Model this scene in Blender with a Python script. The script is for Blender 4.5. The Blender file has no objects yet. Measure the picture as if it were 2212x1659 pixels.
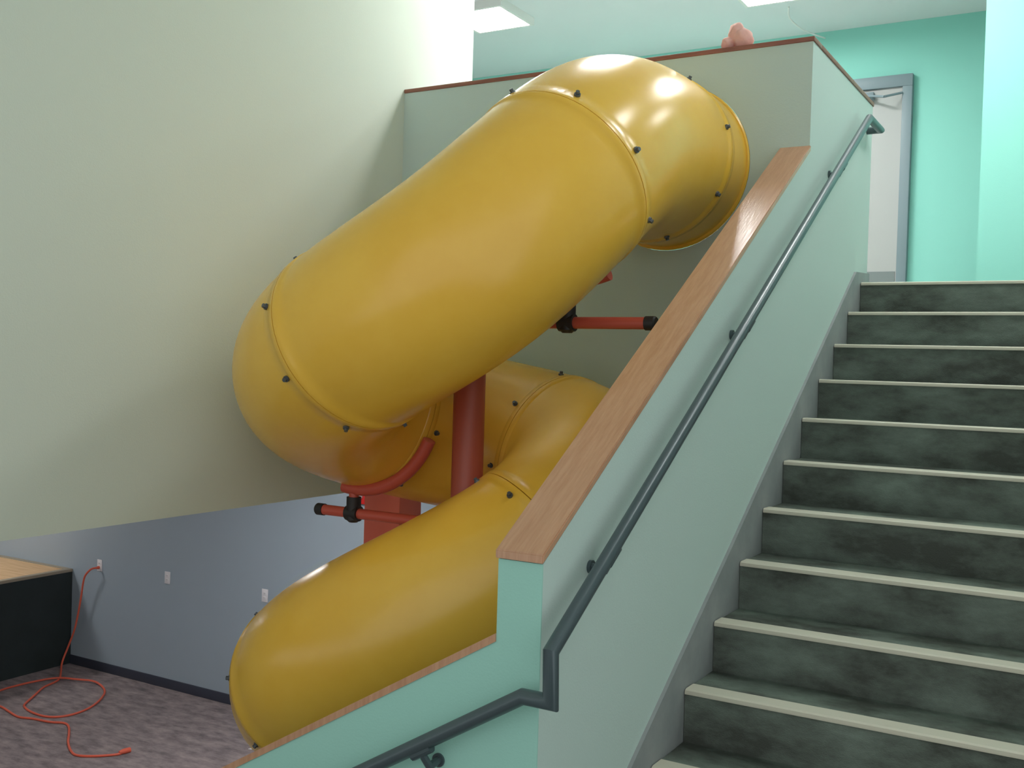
import bpy, bmesh, math, random
import numpy as np
from mathutils import Vector, Matrix

random.seed(4)
scene = bpy.context.scene
COL = scene.collection
PI = math.pi

# ------------------------------------------------------------------ camera, world, exposure
EYE = 3.156
cam_data = bpy.data.cameras.new('camera')
cam_data.sensor_fit = 'HORIZONTAL'
cam_data.sensor_width = 36.0
cam_data.lens = 2265.9 / 2212 * 36.0
cam_data.clip_start = 0.05
cam_data.clip_end = 100
cam = bpy.data.objects.new('camera', cam_data)
COL.objects.link(cam)
FW = Vector((-0.503259, 0.863953, -0.017750))
RT = Vector((0.863437, 0.503572, 0.029881))
UP = Vector((-0.034754, 0.000288, 0.999396))
cam.matrix_world = Matrix(((RT.x, UP.x, -FW.x, 0.0),
                           (RT.y, UP.y, -FW.y, 0.0),
                           (RT.z, UP.z, -FW.z, EYE),
                           (0, 0, 0, 1)))
scene.camera = cam

world = bpy.data.worlds.new('world')
scene.world = world
world.use_nodes = True
world.node_tree.nodes['Background'].inputs['Color'].default_value = (0.76, 0.77, 0.77, 1)
world.node_tree.nodes['Background'].inputs['Strength'].default_value = 1.15

scene.view_settings.view_transform = 'Standard'
scene.view_settings.look = 'None'
scene.view_settings.exposure = 0.32
scene.view_settings.gamma = 1.0
scene.view_settings.use_curve_mapping = False

# ceiling lights: (x, y, z, strength, label)  -- the lamps of the place
LAMP_COLOR = (1.0, 0.99, 0.97)
LIGHTS = [
    (-5.10, 8.15, 6.36, 45.0, 'ceiling light panel glowing beside the end of the tall left wall'),
    (-2.62, 8.52, 6.36, 45.0, 'ceiling light panel glowing above the guard wall near the far teal wall'),
    (-2.70, 5.90, 6.36, 62.0, 'ceiling light panel over the platform behind the guard wall'),
    (-1.20, 6.60, 6.36, 36.0, 'ceiling light panel above the top end of the handrail'),
    (0.25, 6.70, 6.36, 16.0, 'ceiling light panel above the landing at the head of the stairs'),
    (0.05, 4.70, 6.36, 22.0, 'ceiling light panel high above the middle of the stairs'),
]
LOW_LIGHTS = [(-5.2, 5.2, 2.75, 34.0, 'low ceiling light panel over the carpeted room by the blue wall'),
              (-10.2, 5.4, 2.75, 24.0, 'low ceiling light panel over the black counter')]

# ------------------------------------------------------------------ materials
def srgb(r, g, b):
    def f(c):
        c /= 255.0
        return c / 12.92 if c <= 0.04045 else ((c + 0.055) / 1.055) ** 2.4
    return (f(r), f(g), f(b), 1.0)

def material(name, color, rough=0.6, metal=0.0, color2=None, scale=8.0, detail=4.0, bump=0.0, bump_scale=None,
             stretch=None, contrast=(0.35, 0.65), coat=0.0, spec=0.5, sss=0.0):
    m = bpy.data.materials.new(name)
    m.use_nodes = True
    nt = m.node_tree
    b = nt.nodes['Principled BSDF']
    b.inputs['Base Color'].default_value = color
    b.inputs['Roughness'].default_value = rough
    b.inputs['Metallic'].default_value = metal
    b.inputs['Specular IOR Level'].default_value = spec
    b.inputs['Coat Weight'].default_value = coat
    b.inputs['Coat Roughness'].default_value = 0.15
    if sss:
        b.inputs['Subsurface Weight'].default_value = sss
        b.inputs['Subsurface Radius'].default_value = (0.05, 0.03, 0.01)
    tc = nt.nodes.new('ShaderNodeTexCoord')
    mp = nt.nodes.new('ShaderNodeMapping')
    nt.links.new(tc.outputs['Object'], mp.inputs['Vector'])
    if stretch:
        mp.inputs['Scale'].default_value = stretch
    if color2:
        n = nt.nodes.new('ShaderNodeTexNoise')
        n.inputs['Scale'].default_value = scale
        n.inputs['Detail'].default_value = detail
        n.inputs['Roughness'].default_value = 0.65
        nt.links.new(mp.outputs['Vector'], n.inputs['Vector'])
        cr = nt.nodes.new('ShaderNodeValToRGB')
        cr.color_ramp.elements[0].position = contrast[0]
        cr.color_ramp.elements[1].position = contrast[1]
        cr.color_ramp.elements[0].color = color
        cr.color_ramp.elements[1].color = color2
        nt.links.new(n.outputs['Fac'], cr.inputs['Fac'])
        nt.links.new(cr.outputs['Color'], b.inputs['Base Color'])
    if bump:
        n2 = nt.nodes.new('ShaderNodeTexNoise')
        n2.inputs['Scale'].default_value = bump_scale or scale * 3
        n2.inputs['Detail'].default_value = 3.0
        nt.links.new(mp.outputs['Vector'], n2.inputs['Vector'])
        bp = nt.nodes.new('ShaderNodeBump')
        bp.inputs['Strength'].default_value = bump
        bp.inputs['Distance'].default_value = 0.01
        nt.links.new(n2.outputs['Fac'], bp.inputs['Height'])
        nt.links.new(bp.outputs['Normal'], b.inputs['Normal'])
    return m

def emitter(name, color, strength):
    m = bpy.data.materials.new(name)
    m.use_nodes = True
    nt = m.node_tree
    for n in list(nt.nodes):
        nt.nodes.remove(n)
    e = nt.nodes.new('ShaderNodeEmission')
    e.inputs['Color'].default_value = (*color, 1)
    e.inputs['Strength'].default_value = strength
    o = nt.nodes.new('ShaderNodeOutputMaterial')
    nt.links.new(e.outputs['Emission'], o.inputs['Surface'])
    return m

M = {}
M['beige'] = material('beige_paint', srgb(204, 214, 202), 0.85, bump=0.06, bump_scale=160)
M['graymint'] = material('gray_mint_paint', srgb(192, 211, 205), 0.85, bump=0.06, bump_scale=160)
M['mint'] = material('mint_paint', srgb(158, 210, 196), 0.85, bump=0.06, bump_scale=160)
M['teal'] = material('teal_paint', srgb(146, 216, 202), 0.85, bump=0.06, bump_scale=160)
M['blue'] = material('slate_blue_paint', srgb(164, 178, 190), 0.8, bump=0.06, bump_scale=160)
M['ceil'] = material('ceiling_paint', srgb(222, 230, 230), 0.9)
M['carpet'] = material('mottled_carpet', srgb(116, 108, 112), 0.95, color2=srgb(184, 168, 168), scale=5, detail=8,
                       stretch=(1.0, 2.2, 1.0), contrast=(0.3, 0.72), bump=0.5, bump_scale=180, spec=0.1)
M['stair_carpet'] = material('stair_carpet', srgb(80, 84, 78), 0.95, color2=srgb(142, 158, 146), scale=3.2, detail=10,
                             stretch=(1, 1.6, 2.2), contrast=(0.38, 0.84), bump=0.5, bump_scale=200, spec=0.1)
M['nosing'] = material('nosing_vinyl', srgb(196, 192, 174), 0.6)
M['skirt'] = material('gray_skirting', srgb(150, 154, 154), 0.65, color2=srgb(138, 143, 143), scale=6)
M['darkbase'] = material('dark_baseboard', srgb(62, 66, 80), 0.5)
M['yellow'] = material('yellow_plastic', srgb(242, 194, 76), 0.26, coat=0.0, color2=srgb(237, 186, 66), scale=2.5, spec=0.55)
M['red'] = material('red_enamel', srgb(196, 88, 70), 0.4)
M['redpost'] = material('red_post_enamel', srgb(168, 80, 62), 0.45)
M['column'] = material('orange_red_paint', srgb(234, 116, 92), 0.6)
M['black'] = material('black_rubber', srgb(38, 36, 36), 0.55)
M['bolt'] = material('bolt_steel', srgb(100, 108, 116), 0.4, metal=0.6)
M['rail'] = material('rail_enamel', srgb(78, 92, 96), 0.34, metal=0.25)
M['wood'] = material('varnished_wood', srgb(198, 154, 122), 0.3, color2=srgb(184, 138, 106), scale=5, stretch=(14, 1.2, 1.2),
                     bump=0.10, bump_scale=9, spec=0.6)
M['woodcap'] = material('dark_wood_trim', srgb(150, 96, 78), 0.45, color2=srgb(128, 78, 62), scale=6, stretch=(1, 8, 8))
M['ply'] = material('plywood', srgb(232, 196, 152), 0.6, color2=srgb(214, 174, 126), scale=3, stretch=(1, 9, 1))
M['laminate'] = material('laminate_edge', srgb(168, 156, 136), 0.5)
M['counter'] = material('black_panel', srgb(44, 54, 56), 0.7, color2=srgb(38, 48, 48), scale=3)
M['cord'] = material('orange_cord', srgb(236, 108, 82), 0.5)
M['plate'] = material('white_plate', srgb(236, 234, 238), 0.4)
M['slot'] = material('outlet_slot', srgb(60, 60, 62), 0.6)
M['alarmred'] = material('alarm_red', srgb(214, 40, 38), 0.4)
M['clear'] = material('strobe_lens', srgb(240, 240, 236), 0.1)
M['door'] = material('gray_door_paint', srgb(168, 171, 169), 0.6)
M['doorframe'] = material('gray_frame_paint', srgb(120, 138, 144), 0.5)
M['kick'] = material('dark_kick_plate', srgb(116, 126, 126), 0.45)
M['white'] = material('white_enamel', srgb(235, 236, 232), 0.5)
M['rag'] = material('faded_red_cloth', srgb(228, 178, 168), 0.9, bump=0.3, bump_scale=40)
M['concrete'] = material('slab_concrete', srgb(205, 205, 200), 0.9)

# ------------------------------------------------------------------ helpers
def link(name, me, parent=None):
    o = bpy.data.objects.new(name, me)
    COL.objects.link(o)
    if parent is not None:
        o.parent = parent
        o.matrix_parent_inverse = Matrix.Identity(4)
        if parent.parent is None:
            off = parent.location
        else:
            off = parent.location + parent.parent.location
        o.location = -Vector(off)
    return o

def finish(bm, name, mat, parent=None, smooth=False, angle=35):
    bmesh.ops.recalc_face_normals(bm, faces=bm.faces)
    me = bpy.data.meshes.new(name)
    bm.to_mesh(me)
    bm.free()
    me.materials.append(mat)
    if smooth:
        me.shade_smooth()
        me.set_sharp_from_angle(angle=math.radians(angle))
    return link(name, me, parent)

def tag(o, label=None, cat=None, group=None, kind=None):
    if label: o['label'] = label
    if cat: o['category'] = cat
    if group: o['group'] = group
    if kind: o['kind'] = kind
    return o

def empty(name, loc, label, cat, group=None):
    o = bpy.data.objects.new(name, None)
    o.empty_display_size = 0.1
    COL.objects.link(o)
    o.location = loc
    return tag(o, label, cat, group)

def add_box(bm, x0, x1, y0, y1, z0, z1, bevel=0.0):
    vs = [bm.verts.new(p) for p in ((x0, y0, z0), (x1, y0, z0), (x1, y1, z0), (x0, y1, z0),
                                    (x0, y0, z1), (x1, y0, z1), (x1, y1, z1), (x0, y1, z1))]
    fs = [bm.faces.new([vs[i] for i in f]) for f in ((0, 3, 2, 1), (4, 5, 6, 7), (0, 1, 5, 4), (1, 2, 6, 5), (2, 3, 7, 6), (3, 0, 4, 7))]
    if bevel:
        es = list({e for f in fs for e in f.edges})
        bmesh.ops.bevel(bm, geom=es, offset=bevel, segments=2, affect='EDGES', profile=0.5)

def box(name, mat, x0, x1, y0, y1, z0, z1, parent=None, bevel=0.0):
    bm = bmesh.new()
    add_box(bm, x0, x1, y0, y1, z0, z1, bevel)
    return finish(bm, name, mat, parent, smooth=bool(bevel))

def add_prism(bm, poly, axis, a0, a1):
    """polygon in the plane across axis, extruded from a0 to a1 (axis 0: (y,z), 1: (x,z), 2: (x,y))"""
    def P(u, v, a):
        return (a, u, v) if axis == 0 else ((u, a, v) if axis == 1 else (u, v, a))
    A = [bm.verts.new(P(u, v, a0)) for u, v in poly]
    B = [bm.verts.new(P(u, v, a1)) for u, v in poly]
    n = len(poly)
    bm.faces.new(A)
    bm.faces.new(B[::-1])
    for i in range(n):
        bm.faces.new((A[i], B[i], B[(i + 1) % n], A[(i + 1) % n]))

def prism(name, mat, poly, axis, a0, a1, parent=None, bevel=0.0):
    bm = bmesh.new()
    add_prism(bm, poly, axis, a0, a1)
    if bevel:
        bmesh.ops.bevel(bm, geom=list(bm.edges), offset=bevel, segments=2, affect='EDGES')
    return finish(bm, name, mat, parent, smooth=bool(bevel))

def frames(pts):
    pts = [Vector(p) for p in pts]
    T = []
    for i in range(len(pts)):
        a = pts[max(i - 1, 0)]
        b = pts[min(i + 1, len(pts) - 1)]
        T.append((b - a).normalized())
    ref = Vector((0, 0, 1)) if abs(T[0].z) < 0.9 else Vector((1, 0, 0))
    n = (ref - T[0] * ref.dot(T[0])).normalized()
    N = []
    for t in T:
        n = (n - t * n.dot(t)).normalized()
        N.append(n.copy())
    return pts, T, N

def add_sweep(bm, pts, radii, seg=12, cap=True, closed_shell=None):
    pts, T, N = frames(pts)
    if not hasattr(radii, '__len__'):
        radii = [radii] * len(pts)
    rings = []
    for p, t, n, r in zip(pts, T, N, radii):
        b = t.cross(n)
        rings.append([bm.verts.new(p + (n * math.cos(2 * PI * k / seg) + b * math.sin(2 * PI * k / seg)) * r) for k in range(seg)])
    for a, b in zip(rings[:-1], rings[1:]):
        for k in range(seg):
            bm.faces.new((a[k], a[(k + 1) % seg], b[(k + 1) % seg], b[k]))
    if cap:
        bm.faces.new(rings[0][::-1])
        bm.faces.new(rings[-1])
    return rings

def sweep(name, mat, pts, radii, seg=12, parent=None, angle=35):
    bm = bmesh.new()
    add_sweep(bm, pts, radii, seg)
    return finish(bm, name, mat, parent, smooth=True, angle=angle)

def mitre_pipe(bm, pts, r, seg=20):
    """pipe with sharp mitred corners: each ring lies in the bisecting plane of its corner"""
    pts = [Vector(p) for p in pts]
    dirs = [(b - a).normalized() for a, b in zip(pts[:-1], pts[1:])]
    t = dirs[0]
    ref = Vector((0, 0, 1)) if abs(t.z) < 0.9 else Vector((1, 0, 0))
    n = (ref - t * ref.dot(t)).normalized()
    b = t.cross(n)
    ring = [pts[0] + (n * math.cos(2 * PI * k / seg) + b * math.sin(2 * PI * k / seg)) * r for k in range(seg)]
    rings = [[bm.verts.new(p) for p in ring]]
    for i in range(1, len(pts)):
        d = dirs[i - 1]
        pn = (d + dirs[i]).normalized() if i < len(dirs) else d
        ring = [p + d * ((pts[i] - p).dot(pn) / d.dot(pn)) for p in ring]
        rings.append([bm.verts.new(p) for p in ring])
    for a, c in zip(rings[:-1], rings[1:]):
        for k in range(seg):
            bm.faces.new((a[k], a[(k + 1) % seg], c[(k + 1) % seg], c[k]))
    bm.faces.new(rings[0][::-1])
    bm.faces.new(rings[-1])

def structure(o):
    o['kind'] = 'structure'
    return o

def cyl_points(a, b, n=2):
    a, b = Vector(a), Vector(b)
    return [a.lerp(b, i / (n - 1)) for i in range(n)]

# ------------------------------------------------------------------ the setting
XW, WT = -1.277, 0.1325        # right face and thickness of the stair wall
XB = -3.577                    # face of the tall left wall
YN, YP, YE = 2.381, 4.834, 6.15
ZG, ZF, ZS = 4.678, 3.660, 2.447    # guard top, upper floor, underside of the hung walls
YB, YF, ZC = 6.949, 9.95, 6.36

structure(box('floor', M['carpet'], -12, 1.2, -3, YB, -0.12, 0))
structure(box('ceiling', M['ceil'], -12, 3.2, -3, YF, ZC, ZC + 0.15))
structure(box('wall_left', M['beige'], XB - 0.15, XB, -3, 5.535, ZS, ZC))
structure(box('wall_back', M['blue'], -12, XW - 0.14, YB, YB + 0.12, 0, 3.3))
structure(box('baseboard_back', M['darkbase'], -9.14, XW - 0.14, YB - 0.014, YB, 0, 0.09, bevel=0.003))
structure(box('wall_far', M['teal'], -12, 3.2, YF, YF + 0.12, ZF - 0.3, ZC))
structure(box('wall_upper_right', M['teal'], -0.86, 3.2, 7.5, 7.65, ZF, ZC))
structure(box('wall_right', M['graymint'], 1.1, 1.25, 2.2, 7.5, 0, ZC))  # unseen wall, cut short so soft world light enters from the right
structure(box('wall_near', M['beige'], -12, 1.25, -3.12, -3, 0, 1.4))  # unseen wall behind the camera, kept low to admit world fill light
structure(box('wall_lower_left', M['blue'], -12.12, -12, -3, YB, 0, ZC))
structure(box('ceiling_lower', M['ceil'], -12, XB - 0.15, -3, YB, 2.78, 2.95))
structure(box('floor_upper', M['concrete'], -12, XW - WT, YP + 0.13, YF, 3.36, ZF))
structure(box('floor_landing_upper', M['stair_carpet'], XW - WT, 3.2, 5.93 + 0.28, YF, 3.42, ZF))
structure(box('floor_landing', M['stair_carpet'], XW, 1.1, -3, 2.85, 1.40, 1.526))

# stair wall: sloped half wall with a wood cap
zc0, zc1 = 2.646, 4.176
bm = bmesh.new()
add_prism(bm, [(YN, 0), (YP, 0), (YP, zc1), (YN, zc0)], 0, XW - WT, XW)
stair_wall = structure(finish(bm, 'wall_stair', M['graymint']))
# its end face shares the mint paint of the lower flight
end = box('end_panel', M['mint'], XW - WT, XW, YN - 0.004, YN, 0, zc0 - 0.001, stair_wall)
bm = bmesh.new()
add_prism(bm, [(YN - 0.012, zc0), (YP, zc1), (YP, zc1 + 0.027), (YN - 0.012, zc0 + 0.024)], 0, XW - WT - 0.006, XW + 0.006)
bmesh.ops.bevel(bm, geom=list(bm.edges), offset=0.003, segments=2, affect='EDGES')
cap = finish(bm, 'wood_cap', M['wood'], stair_wall, smooth=True)
cap['label'] = 'varnished orange brown wood cap'

# guard wall round the platform: front with a round opening for the slide, and a side along the stairs
SLX, SLZ, SLR = -1.957, 4.144, 0.402
bm = bmesh.new()
x0, x1, z0, z1 = XB, XW, ZS, ZG
angs = sorted(set([2 * PI * k / 64 for k in range(64)] +
                  [math.atan2(z - SLZ, x - SLX) % (2 * PI) for x in (x0, x1) for z in (z0, z1)]))
def rim(a):
    c, s = math.cos(a), math.sin(a)
    t = 1e9
    if c > 1e-9: t = min(t, (x1 - SLX) / c)
    if c < -1e-9: t = min(t, (x0 - SLX) / c)
    if s > 1e-9: t = min(t, (z1 - SLZ) / s)
    if s < -1e-9: t = min(t, (z0 - SLZ) / s)
    return SLX + c * t, SLZ + s * t
R = []
for a in angs:
    ox, oz = rim(a)
    ix, iz = SLX + SLR * math.cos(a), SLZ + SLR * math.sin(a)
    R.append([bm.verts.new(p) for p in ((ox, YP, oz), (ix, YP, iz), (ix, YP + 0.1325, iz), (ox, YP + 0.1325, oz))])
for i in range(len(R)):
    a, b = R[i], R[(i + 1) % len(R)]
    for j in range(4):
        bm.faces.new((a[j], a[(j + 1) % 4], b[(j + 1) % 4], b[j]))
guard = structure(finish(bm, 'wall_guard', M['graymint']))
gc = box('wood_cap', M['woodcap'], XB, XW + 0.006, YP - 0.006, YP + 0.14, ZG, ZG + 0.022, guard, bevel=0.003)
gc['label'] = 'thin dark reddish wood cap'
gs = structure(box('wall_guard_side', M['graymint'], XW - WT, XW, YP + 0.1325, YE, 0, ZG))
box('wood_cap', M['woodcap'], XW - WT - 0.006, XW + 0.006, YP + 0.14, YE + 0.006, ZG, ZG + 0.022, gs, bevel=0.003)

# lower half wall running down to the left beside the lower flight
sl = (2.425 - 1.894) / (2.317 - 1.409)
xl0, xl1 = XW - WT, -4.6
zl = lambda x: 2.425 + sl * (x - (XW - WT))
bm = bmesh.new()
add_prism(bm, [(xl0, 0), (xl1, 0), (xl1, zl(xl1)), (xl0, zl(xl0))], 1, YN - 0.004, YN + 0.12)
low = structure(finish(bm, 'wall_lower_stair', M['mint']))
bm = bmesh.new()
add_prism(bm, [(xl0, zl(xl0)), (xl1, zl(xl1)), (xl1, zl(xl1) + 0.022), (xl0, zl(xl0) + 0.022)], 1, YN - 0.009, YN + 0.126)
lc = finish(bm, 'wood_cap', M['wood'], low)
lc['label'] = 'varnished wood cap seen on edge'

# red column under the corner of the hung walls
col = empty('column', (-3.655, 4.94, 0), 'orange-red square column under the corner of the tall beige wall, behind the slide', 'column')
box('shaft', M['column'], -3.785, -3.532, 4.834, 5.05, 0.02, ZS - 0.001, col, bevel=0.006)
box('base_trim', M['column'], -3.80, -3.517, 4.82, 5.065, 0, 0.10, col, bevel=0.006)

# door and frame in the far wall
d = structure(box('door_1', M['door'], -2.76, -1.80, YF - 0.045, YF - 0.005, ZF, 5.76))
box('frame_head', M['doorframe'], -2.84, -1.715, YF - 0.075, YF, 5.76, 5.868, d, bevel=0.004)
box('frame_jamb', M['doorframe'], -1.80, -1.715, YF - 0.075, YF, ZF, 5.76, d, bevel=0.004)
box('frame_jamb', M['doorframe'], -2.84, -2.76, YF - 0.075, YF, ZF, 5.76, d, bevel=0.004)
box('kick_plate', M['kick'], -2.70, -1.815, YF - 0.052, YF - 0.045, ZF + 0.01, 4.105, d)['label'] = 'dark kick plate'
bm = bmesh.new()
add_box(bm, -2.32, -2.04, YF - 0.115, YF - 0.045, 5.66, 5.725, 0.006)
add_sweep(bm, [(-2.10, YF - 0.13, 5.69), (-1.93, YF - 0.20, 5.65)], 0.011, 10)
add_sweep(bm, [(-1.93, YF - 0.20, 5.65), (-1.80, YF - 0.08, 5.70)], 0.011, 10)
finish(bm, 'door_closer', M['doorframe'], d, smooth=True)
sweep('door_handle', M['bolt'], [(-2.66, YF - 0.05, 4.66), (-2.66, YF - 0.11, 4.66), (-2.54, YF - 0.115, 4.66)], 0.012, 12, d)
structure(box('baseboard_far', M['darkbase'], -1.715, -0.5, YF - 0.014, YF, ZF, ZF + 0.09))

# ------------------------------------------------------------------ ceiling light panels
def light_panel(x, y, z, s, label, w=0.6, dpt=0.6):
    t = empty('ceiling_light', (x, y, z), label, 'ceiling light', 'ceiling light panels')
    bm = bmesh.new()
    for a in ((-w / 2, w / 2, -dpt / 2, -dpt / 2 + 0.03), (-w / 2, w / 2, dpt / 2 - 0.03, dpt / 2),
              (-w / 2, -w / 2 + 0.03, -dpt / 2 + 0.03, dpt / 2 - 0.03), (w / 2 - 0.03, w / 2, -dpt / 2 + 0.03, dpt / 2 - 0.03)):
        add_box(bm, x + a[0], x + a[1], y + a[2], y + a[3], z - 0.07, z)
    finish(bm, 'frame', M['white'], t)
    box('diffuser', emitter('lamp_glow', LAMP_COLOR, s), x - w / 2 + 0.03, x + w / 2 - 0.03, y - dpt / 2 + 0.03, y + dpt / 2 - 0.03,
        z - 0.06, z - 0.02, t)
for a in LIGHTS: light_panel(*a)
for a in LOW_LIGHTS: light_panel(*a)

# ------------------------------------------------------------------ stairs
Y0, Z0, TR, RI = 3.127, 1.882, 0.2805, 0.178
stairs = empty('staircase', (0, 3.1, 1.5), 'straight flight of grey-green carpeted stairs with pale nosing strips, climbing to the teal walls', 'stairs')
XS = XW + 0.015
for k in range(-1, 11):
    y, z = Y0 + k * TR, Z0 + k * RI
    bm = bmesh.new()
    add_box(bm, XS, 1.095, y, y + TR + (0.02 if k < 10 else 0.0), z - RI - 0.0005, z)
    st = finish(bm, 'step', M['stair_carpet'], stairs)
    # nosing: flat tread strip with a small rounded lip turned down over the riser
    prof = [(y + 0.075, z), (y + 0.075, z + 0.005), (y + 0.004, z + 0.006), (y - 0.006, z + 0.002), (y - 0.008, z - 0.006),
            (y - 0.008, z - 0.011), (y, z - 0.011), (y, z)]
    bm = bmesh.new()
    add_prism(bm, prof, 0, XS + 0.002, 1.095)
    finish(bm, 'nosing_strip', M['nosing'], st)
# skirting along the stair wall
nl = lambda y: Z0 + (y - Y0) / TR * RI
bm = bmesh.new()
ya, yb = 2.70, 5.826
add_prism(bm, [(ya, nl(ya) - 0.45), (ya, nl(ya) + 0.155), (3.9, nl(3.9) + 0.135), (yb, 3.716), (YE, 3.735), (YE, 3.55), (5.8, 3.3)], 0, XW, XW + 0.013)
sk = finish(bm, 'skirt_board', M['skirt'], stairs)
sk['label'] = 'plain grey skirting following the slope of the stairs'

# ------------------------------------------------------------------ handrail
XR, YR = XW + 0.07, YN - 0.07
rail = empty('handrail', (XR, YN, 1.9), 'dark grey pipe handrail on wall brackets, cranked down at the corner of the two flights', 'handrail')
bm = bmesh.new()
mitre_pipe(bm, [(XR - 0.069, 6.02, 4.515), (XR, 6.02, 4.515), (XR, 5.74, 4.518), (XR, 2.304, 2.446), (XR, YR, 2.318), (-1.287, YR, 2.318),
                (-4.4, YR, 2.318 + (-4.4 + 1.287) * 0.602)], 0.0205)
finish(bm, 'pipe', M['rail'], rail, smooth=True, angle=40)
def bracket(p, wall_pt, rail_dir):
    p, w = Vector(p), Vector(wall_pt)
    bm = bmesh.new()
    nrm = Vector((1, 0, 0)) if abs(w.y - p.y) < 1e-6 or abs(w.x - p.x) > abs(w.y - p.y) else Vector((0, -1, 0))
    add_sweep(bm, [w, w + nrm * 0.010], 0.019, 20)
    q = Vector(p) - Vector((0, 0, 0.022))
    add_sweep(bm, [w + nrm * 0.006, w + nrm * 0.05 - Vector((0, 0, 0.004)), q.lerp(w, 0.12) - Vector((0, 0, 0.012)), q], [0.012, 0.012, 0.011, 0.010], 10)
    dd = Vector(rail_dir).normalized()
    add_sweep(bm, [q - dd * 0.035, q + dd * 0.035], 0.014, 10)
    finish(bm, 'bracket', M['rail'], rail, smooth=True)
ru = (4.518 - 2.446) / (5.74 - 2.304)
for y in (2.655, 3.81, 5.20):
    z = 2.446 + (y - 2.304) * ru
    bracket((XR, y, z), (XW, y, z - 0.06), (0, 1, ru))
for x in (-1.592, -3.4):
    z = 2.318 + (x + 1.287) * 0.602
    bracket((x, YR, z), (x + 0.012, YN, z - 0.062), (1, 0, 0.602))

# ------------------------------------------------------------------ the spiral tube slide
slide = empty('tube_slide', (-2.5, 3.84, 0), 'yellow plastic spiral tube slide leaving a round hole in the guard wall', 'slide')
KN = np.array([[-1.957, 4.99, 4.19], [-1.957, 4.745, 4.146], [-1.948, 4.185, 4.118], [-1.962, 3.684, 3.879], [-2.188, 3.371, 3.532], [-2.661, 3.324, 3.249],
               [-3.022, 3.575, 3.067], [-3.059, 4.02, 2.926], [-2.78, 4.379, 2.819], [-2.307, 4.431, 2.729], [-2.032, 4.175, 2.614],
               [-2.078, 3.842, 2.385], [-2.462, 3.557, 2.098], [-2.950, 3.512, 1.785],
               [-3.09, 4.00, 1.52], [-2.83, 4.39, 1.33], [-2.43, 4.44, 1.14], [-2.06, 4.14, 0.95], [-2.13, 3.70, 0.73], [-2.50, 3.52, 0.56], [-2.95, 3.50, 0.46]])
TUBE_R = 0.388
nK = len(KN)
A = np.zeros((nK, nK)); B = np.zeros((nK, nK))
for i in range(1, nK - 1):
    A[i, i - 1:i + 2] = [1, 4, 1]
    B[i, i - 1:i + 2] = [6, -12, 6]
A[0, 0] = 1; A[0, 1] = -1; A[-1, -1] = 1; A[-1, -2] = -1
MM = np.linalg.solve(A, B @ KN)
def curve(u):
    i = min(int(u), nK - 2)
    s = u - i
    a, b = 1 - s, s
    return a * KN[i] + b * KN[i + 1] + ((a ** 3 - a) * MM[i] + (b ** 3 - b) * MM[i + 1]) / 6
JOINTS = [0, 1.3, 3, 5, 7, 9, 11, 13, 15, 17, 20]
STEPS = 20
def frame_at(u):
    e = 1e-3
    t = Vector(curve(min(u + e, nK - 1 - 1e-6)) - curve(max(u - e, 0))).normalized()
    side = t.cross(Vector((0, 0, 1))).normalized()
    return Vector(curve(u)), t, side, side.cross(t)
SEG = 72
def tube_section(ua, ub, first, last):
    n = int(round(STEPS * (ub - ua)))
    us = [ua + (ub - ua) * i / n for i in range(n + 1)]
    # stations: (u, shift along the tangent, outer radius)
    st = []
    rf = TUBE_R + 0.006
    st += [(ua, 0.002, rf), (ua, 0.024, rf), (ua, 0.030, TUBE_R + 0.001)]
    st += [(u, 0, TUBE_R) for u in us[2:-2]]
    st += [(ub, -0.030, TUBE_R + 0.001), (ub, -0.024, rf), (ub, -0.002, rf)]
    bm = bmesh.new()
    outer, inner = [], []
    for u, sh, r in st:
        p, t, sd, up = frame_at(u)
        p = p + t * sh
        ring = lambda rr: [bm.verts.new(p + (up * math.cos(2 * PI * k / SEG) + sd * math.sin(2 * PI * k / SEG)) * rr) for k in range(SEG)]
        outer.append(ring(r))
        inner.append(ring(TUBE_R - 0.010))
    def strip(Rs, flip):
        for a, b in zip(Rs[:-1], Rs[1:]):
            for k in range(SEG):
                q = (a[k], a[(k + 1) % SEG], b[(k + 1) % SEG], b[k])
                bm.faces.new(q[::-1] if flip else q)
    strip(outer, False)
    strip(inner, True)
    for o, i_ in ((outer[0], inner[0]), (outer[-1], inner[-1])):
        for k in range(SEG):
            bm.faces.new((o[k], o[(k + 1) % SEG], i_[(k + 1) % SEG], i_[k]))
    return finish(bm, 'tube_section', M['yellow'], slide, smooth=True, angle=50)
bolt_mesh = None
def bolts(section, u, shift, n=8, phase=0.0):
    """hex nuts round a flange, each a mesh of its own sharing one mesh datum"""
    global bolt_mesh
    if bolt_mesh is None:
        b = bmesh.new()
        add_sweep(b, [(0, 0, -0.006), (0, 0, 0.004)], 0.0125, 12)
        add_sweep(b, [(0, 0, 0.004), (0, 0, 0.015)], 0.0085, 6)
        bmesh.ops.recalc_face_normals(b, faces=b.faces)
        bolt_mesh = bpy.data.meshes.new('bolt')
        b.to_mesh(bolt_mesh)
        b.free()
        bolt_mesh.materials.append(M['bolt'])
    p, t, sd, up = frame_at(u)
    for k in range(n):
        a = phase + 2 * PI * k / n
        nrm = up * math.cos(a) + sd * math.sin(a)
        c = p + t * shift + nrm * (TUBE_R + 0.004)
        o = bpy.data.objects.new('bolt', bolt_mesh)
        COL.objects.link(o)
        o.parent = section
        rot = Vector((0, 0, 1)).rotation_difference(nrm).to_matrix().to_4x4()
        o.matrix_world = Matrix.Translation(c - Vector((0, 0, 0))) @ rot
        o.matrix_parent_inverse = Matrix.Identity(4)
        o.location = c
secs = []
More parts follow.
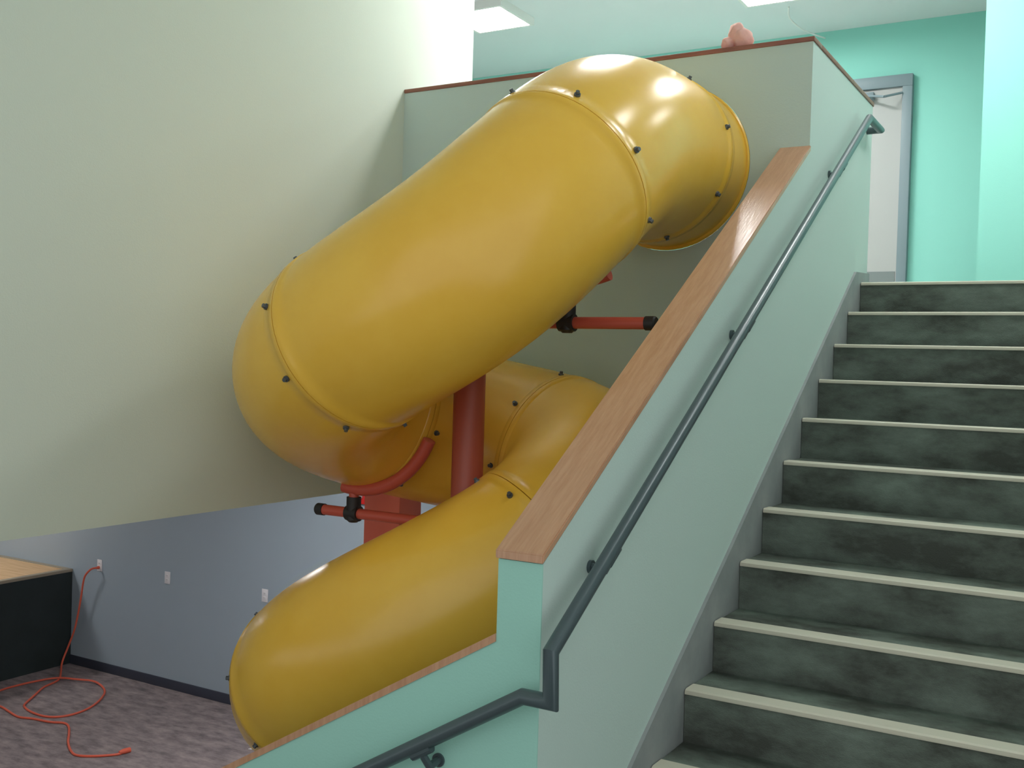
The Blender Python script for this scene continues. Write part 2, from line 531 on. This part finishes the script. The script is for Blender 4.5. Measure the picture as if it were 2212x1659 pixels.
for a, b in zip(JOINTS[:-1], JOINTS[1:]):
    secs.append(tube_section(a, b, a == 0, b == JOINTS[-1]))
BOLTS = [(1.3, 0.04, 1, 0.28), (3, -0.045, 1, 0.2), (5, 0.045, 3, 0.35), (7, 0.045, 4, 0.2), (9, -0.045, 4, 0.1), (11, 0.045, 6, 0.3), (13, 0.02, 7, 0.1), (17, 0.045, 9, 0.1)]
for u, sh, si, ph in BOLTS:
    bolts(secs[si], u, sh, 8, ph)

# wall flange where the tube leaves the guard wall
bm = bmesh.new()
for ra, y0, y1 in ((0.401, YP - 0.012, YP - 0.0005),):
    ro = [[bm.verts.new((SLX + r * math.cos(2 * PI * k / 72), y, SLZ + r * math.sin(2 * PI * k / 72))) for k in range(72)]
          for r, y in ((0.378, y1), (ra, y1), (ra, y0 + 0.006), (ra - 0.006, y0), (0.378, y0))]
    for i in range(5):
        A_, B_ = ro[i], ro[(i + 1) % 5]
        for k in range(72):
            bm.faces.new((A_[k], A_[(k + 1) % 72], B_[(k + 1) % 72], B_[k]))
finish(bm, 'wall_flange', M['yellow'], slide, smooth=True)

# centre post with the pipe arms, clamps and cradles that carry the tube
PX, PY = -2.452, 3.845
post = sweep('post', M['redpost'], [(PX, PY, 0.012), (PX, PY, 3.93), (PX, PY, 3.95)], [0.069, 0.069, 0.06], 32, slide)
post['label'] = 'dark red round centre post'
sweep('post_base', M['redpost'], [(PX, PY, 0), (PX, PY, 0.012)], 0.15, 32, slide)
def arm(za, xe, sgn):
    a = sweep('arm', M['red'], [(PX, PY, za), (xe - sgn * 0.03, PY, za)], 0.0245, 20, slide)
    a['label'] = 'red pipe arm with a black end cap'
    sweep('end_cap', M['black'], [(xe - sgn * 0.045, PY, za), (xe - sgn * 0.006, PY, za), (xe, PY, za)], [0.0285, 0.0285, 0.024], 20, a)
    return a
a1 = arm(3.338, -1.592, 1)
a2 = arm(2.447, -3.292, -1)
for a_, x, z0_, z1_ in ((a1, -1.985, 3.338, 3.43), (a2, -3.072, 2.447, 2.535)):
    bm = bmesh.new()
    add_sweep(bm, [(x - 0.034, PY, z0_), (x + 0.034, PY, z0_)], 0.036, 20)
    add_sweep(bm, [(x, PY, z0_ - 0.042), (x, PY, z0_ - 0.03), (x, PY, z1_ - 0.012)], [0.02, 0.034, 0.034], 20)
    finish(bm, 'clamp', M['black'], a_, smooth=True)
# cradle under the left elbow
def cradle(c, rad, a0, a1_, y, stub_x, stub_z0):
    bm = bmesh.new()
    pts = [(c[0] + rad * math.cos(a), y + 0.0 * i, c[1] + rad * math.sin(a)) for i, a in
           enumerate([a0 + (a1_ - a0) * i / 18 for i in range(19)])]
    add_sweep(bm, pts, 0.030, 14)
    add_sweep(bm, [(stub_x, y, stub_z0), (stub_x, y, c[1] - rad * 0.98)], 0.0235, 14)
    return finish(bm, 'cradle', M['red'], slide, smooth=True)
cradle((-3.045, 2.985), 0.425, -PI / 2 - 0.2, -0.42, PY, -3.072, 2.50)
cradle((-1.955, 3.965), 0.455, -PI / 2 - 0.3, -PI / 2 + 0.35, PY - 0.01, -1.985, 3.40)
# bands round the post under the arms
for z in (3.338, 2.447):
    sweep('post_band', M['black'], [(PX, PY, z - 0.05), (PX, PY, z + 0.05)], 0.075, 28, slide)

# ------------------------------------------------------------------ black counter in the far left corner
ct = empty('counter', (-10.0, 5.4, 0), 'long black counter with a pale wood top against the blue wall', 'counter')
ZK = 0.963
box('body', M['counter'], -10.7, -9.14, 2.6, YB - 0.001, 0, ZK - 0.03, ct)
box('worktop', M['ply'], -10.7, -9.20, 2.6, YB - 0.06, ZK - 0.03, ZK - 0.004, ct)['label'] = 'pale plywood top'
box('edge_strip', M['laminate'], -9.20, -9.135, 2.6, YB - 0.001, ZK - 0.03, ZK, ct, bevel=0.003)
box('back_strip', M['laminate'], -10.7, -9.20, YB - 0.06, YB - 0.001, ZK - 0.03, ZK, ct)

# ------------------------------------------------------------------ outlets on the blue wall
def outlet(x, label):
    t = empty('wall_outlet', (x, YB, 1.0465), label, 'outlet', 'white outlets on the blue wall')
    box('cover_plate', M['plate'], x - 0.036, x + 0.036, YB - 0.007, YB - 0.0005, 1.0465 - 0.058, 1.0465 + 0.058, t, bevel=0.003)
    for dz in (-0.02, 0.02):
        bm = bmesh.new()
        add_box(bm, x - 0.016, x + 0.016, YB - 0.010, YB - 0.006, 1.0465 + dz - 0.013, 1.0465 + dz + 0.013, 0.002)
        s = finish(bm, 'socket', M['plate'], t, smooth=True)
        bm = bmesh.new()
        for dx in (-0.006, 0.006):
            add_box(bm, x + dx - 0.001, x + dx + 0.001, YB - 0.0108, YB - 0.0098, 1.0465 + dz - 0.003, 1.0465 + dz + 0.006)
        finish(bm, 'slots', M['slot'], s)
outlet(-8.725, 'white wall outlet with the orange cord plugged in, nearest the black counter')
outlet(-7.760, 'empty white wall outlet in the middle of the blue wall')
outlet(-6.520, 'white wall outlet half touching the outline of the lower slide tube')

# ------------------------------------------------------------------ orange extension cord
def smooth_pts(P, n=6):
    P = [Vector(p) for p in P]
    out = []
    for i in range(len(P) - 1):
        p0, p1, p2, p3 = P[max(i - 1, 0)], P[i], P[i + 1], P[min(i + 2, len(P) - 1)]
        for k in range(n):
            t = k / n
            out.append(0.5 * ((2 * p1) + (p2 - p0) * t + (2 * p0 - 5 * p1 + 4 * p2 - p3) * t * t + (3 * p1 - p0 - 3 * p2 + p3) * t ** 3))
    out.append(P[-1])
    return out
cord = empty('extension_cord', (-8.3, 6.0, 0), 'orange extension cord hanging from an outlet and looped on the carpet', 'cord')
wall_run = [(-8.728, 6.915, 1.026), (-8.745, 6.86, 1.018), (-8.80, 6.84, 0.955), (-8.845, 6.85, 0.87), (-8.885, 6.86, 0.72), (-8.93, 6.865, 0.55),
            (-8.975, 6.86, 0.38), (-9.03, 6.83, 0.20), (-9.03, 6.77, 0.07), (-8.90, 6.66, 0.012)]
floor_run = [(-8.766, 6.548), (-8.697, 6.452), (-8.64, 6.282), (-8.503, 6.093), (-8.364, 5.902), (-8.293, 5.844), (-8.147, 5.796),
             (-7.955, 5.785), (-7.84, 5.837), (-7.786, 5.963), (-7.813, 6.14), (-7.931, 6.355), (-8.122, 6.552), (-8.367, 6.637),
             (-8.563, 6.586), (-8.749, 6.505), (-8.863, 6.333), (-8.883, 6.106), (-8.871, 5.995), (-8.854, 5.825), (-8.74, 5.728),
             (-8.474, 5.731), (-8.293, 5.692), (-8.1, 5.653), (-7.959, 5.695), (-7.777, 5.724), (-7.668, 5.773), (-7.566, 5.747),
             (-7.405, 5.631), (-7.251, 5.507), (-7.079, 5.404), (-6.959, 5.368), (-6.837, 5.43), (-6.736, 5.535), (-6.713, 5.587)]
pts = smooth_pts(wall_run + [(x, y, 0.0098 + (0.014 if 12 < i < 16 else 0)) for i, (x, y) in enumerate(floor_run)], 5)
sweep('cable', M['cord'], pts, 0.0095, 8, cord)
e0, e1 = Vector((-6.72, 5.572, 0.02)), Vector((-6.700, 5.66, 0.02))
sweep('socket_end', M['cord'], [e0, e0.lerp(e1, 0.3), e0.lerp(e1, 0.5), e1], [0.011, 0.019, 0.021, 0.020], 14, cord)
sweep('plug', M['cord'], [(-8.726, 6.938, 1.0265), (-8.726, 6.925, 1.0265), (-8.729, 6.905, 1.025)], [0.015, 0.015, 0.009], 14, cord)

# ------------------------------------------------------------------ fire alarm on the blue wall
fa = empty('fire_alarm', (-5.46, YB, 2.03), 'small red fire alarm with a white strobe on the blue wall beside the orange-red column', 'alarm')
box('housing', M['alarmred'], -5.52, -5.40, YB - 0.05, YB - 0.0005, 1.965, 2.095, fa, bevel=0.006)
box('strobe', M['clear'], -5.50, -5.42, YB - 0.075, YB - 0.05, 2.015, 2.05, fa, bevel=0.006)

# ------------------------------------------------------------------ small things
bm = bmesh.new()
for cx, cy, cz, r, k in ((-1.63, 4.90, 4.75, 0.05, 1.0), (-1.665, 4.91, 4.78, 0.042, 1.35), (-1.70, 4.895, 4.735, 0.036, 0.9)):
    ret = bmesh.ops.create_icosphere(bm, subdivisions=3, radius=r, matrix=Matrix.Translation((cx, cy, cz)) @ Matrix.Diagonal((1, 0.9, k, 1)))
    for v in ret['verts']:
        h = math.sin(v.co.x * 140) * math.sin(v.co.z * 110 + v.co.y * 60)
        v.co += (v.co - Vector((cx, cy, cz))).normalized() * 0.005 * h
        v.co.z = max(v.co.z, ZG + 0.022)
tag(finish(bm, 'crumpled_rag', M['rag'], smooth=True, angle=80), 'small crumpled pinkish red rag lying on the guard wall cap above the slide', 'rag')

wire = sweep('ceiling_cable', M['white'], smooth_pts([(-2.62, 9.07, 6.335), (-2.66, 9.25, 6.30), (-2.62, 9.5, 6.27), (-2.56, 9.75, 6.28), (-2.52, YF - 0.004, 6.30)], 6), 0.007, 8)
tag(wire, 'thin white cable running from the ceiling light to the far teal wall', 'cable')
scrap = prism('paper_scrap', M['white'], [(-5.99, 6.235), (-5.965, 6.24), (-5.96, 6.262), (-5.983, 6.266)], 2, 0.0003, 0.003)
tag(scrap, 'tiny white scrap on the dark carpet beside the slide end', 'scrap')
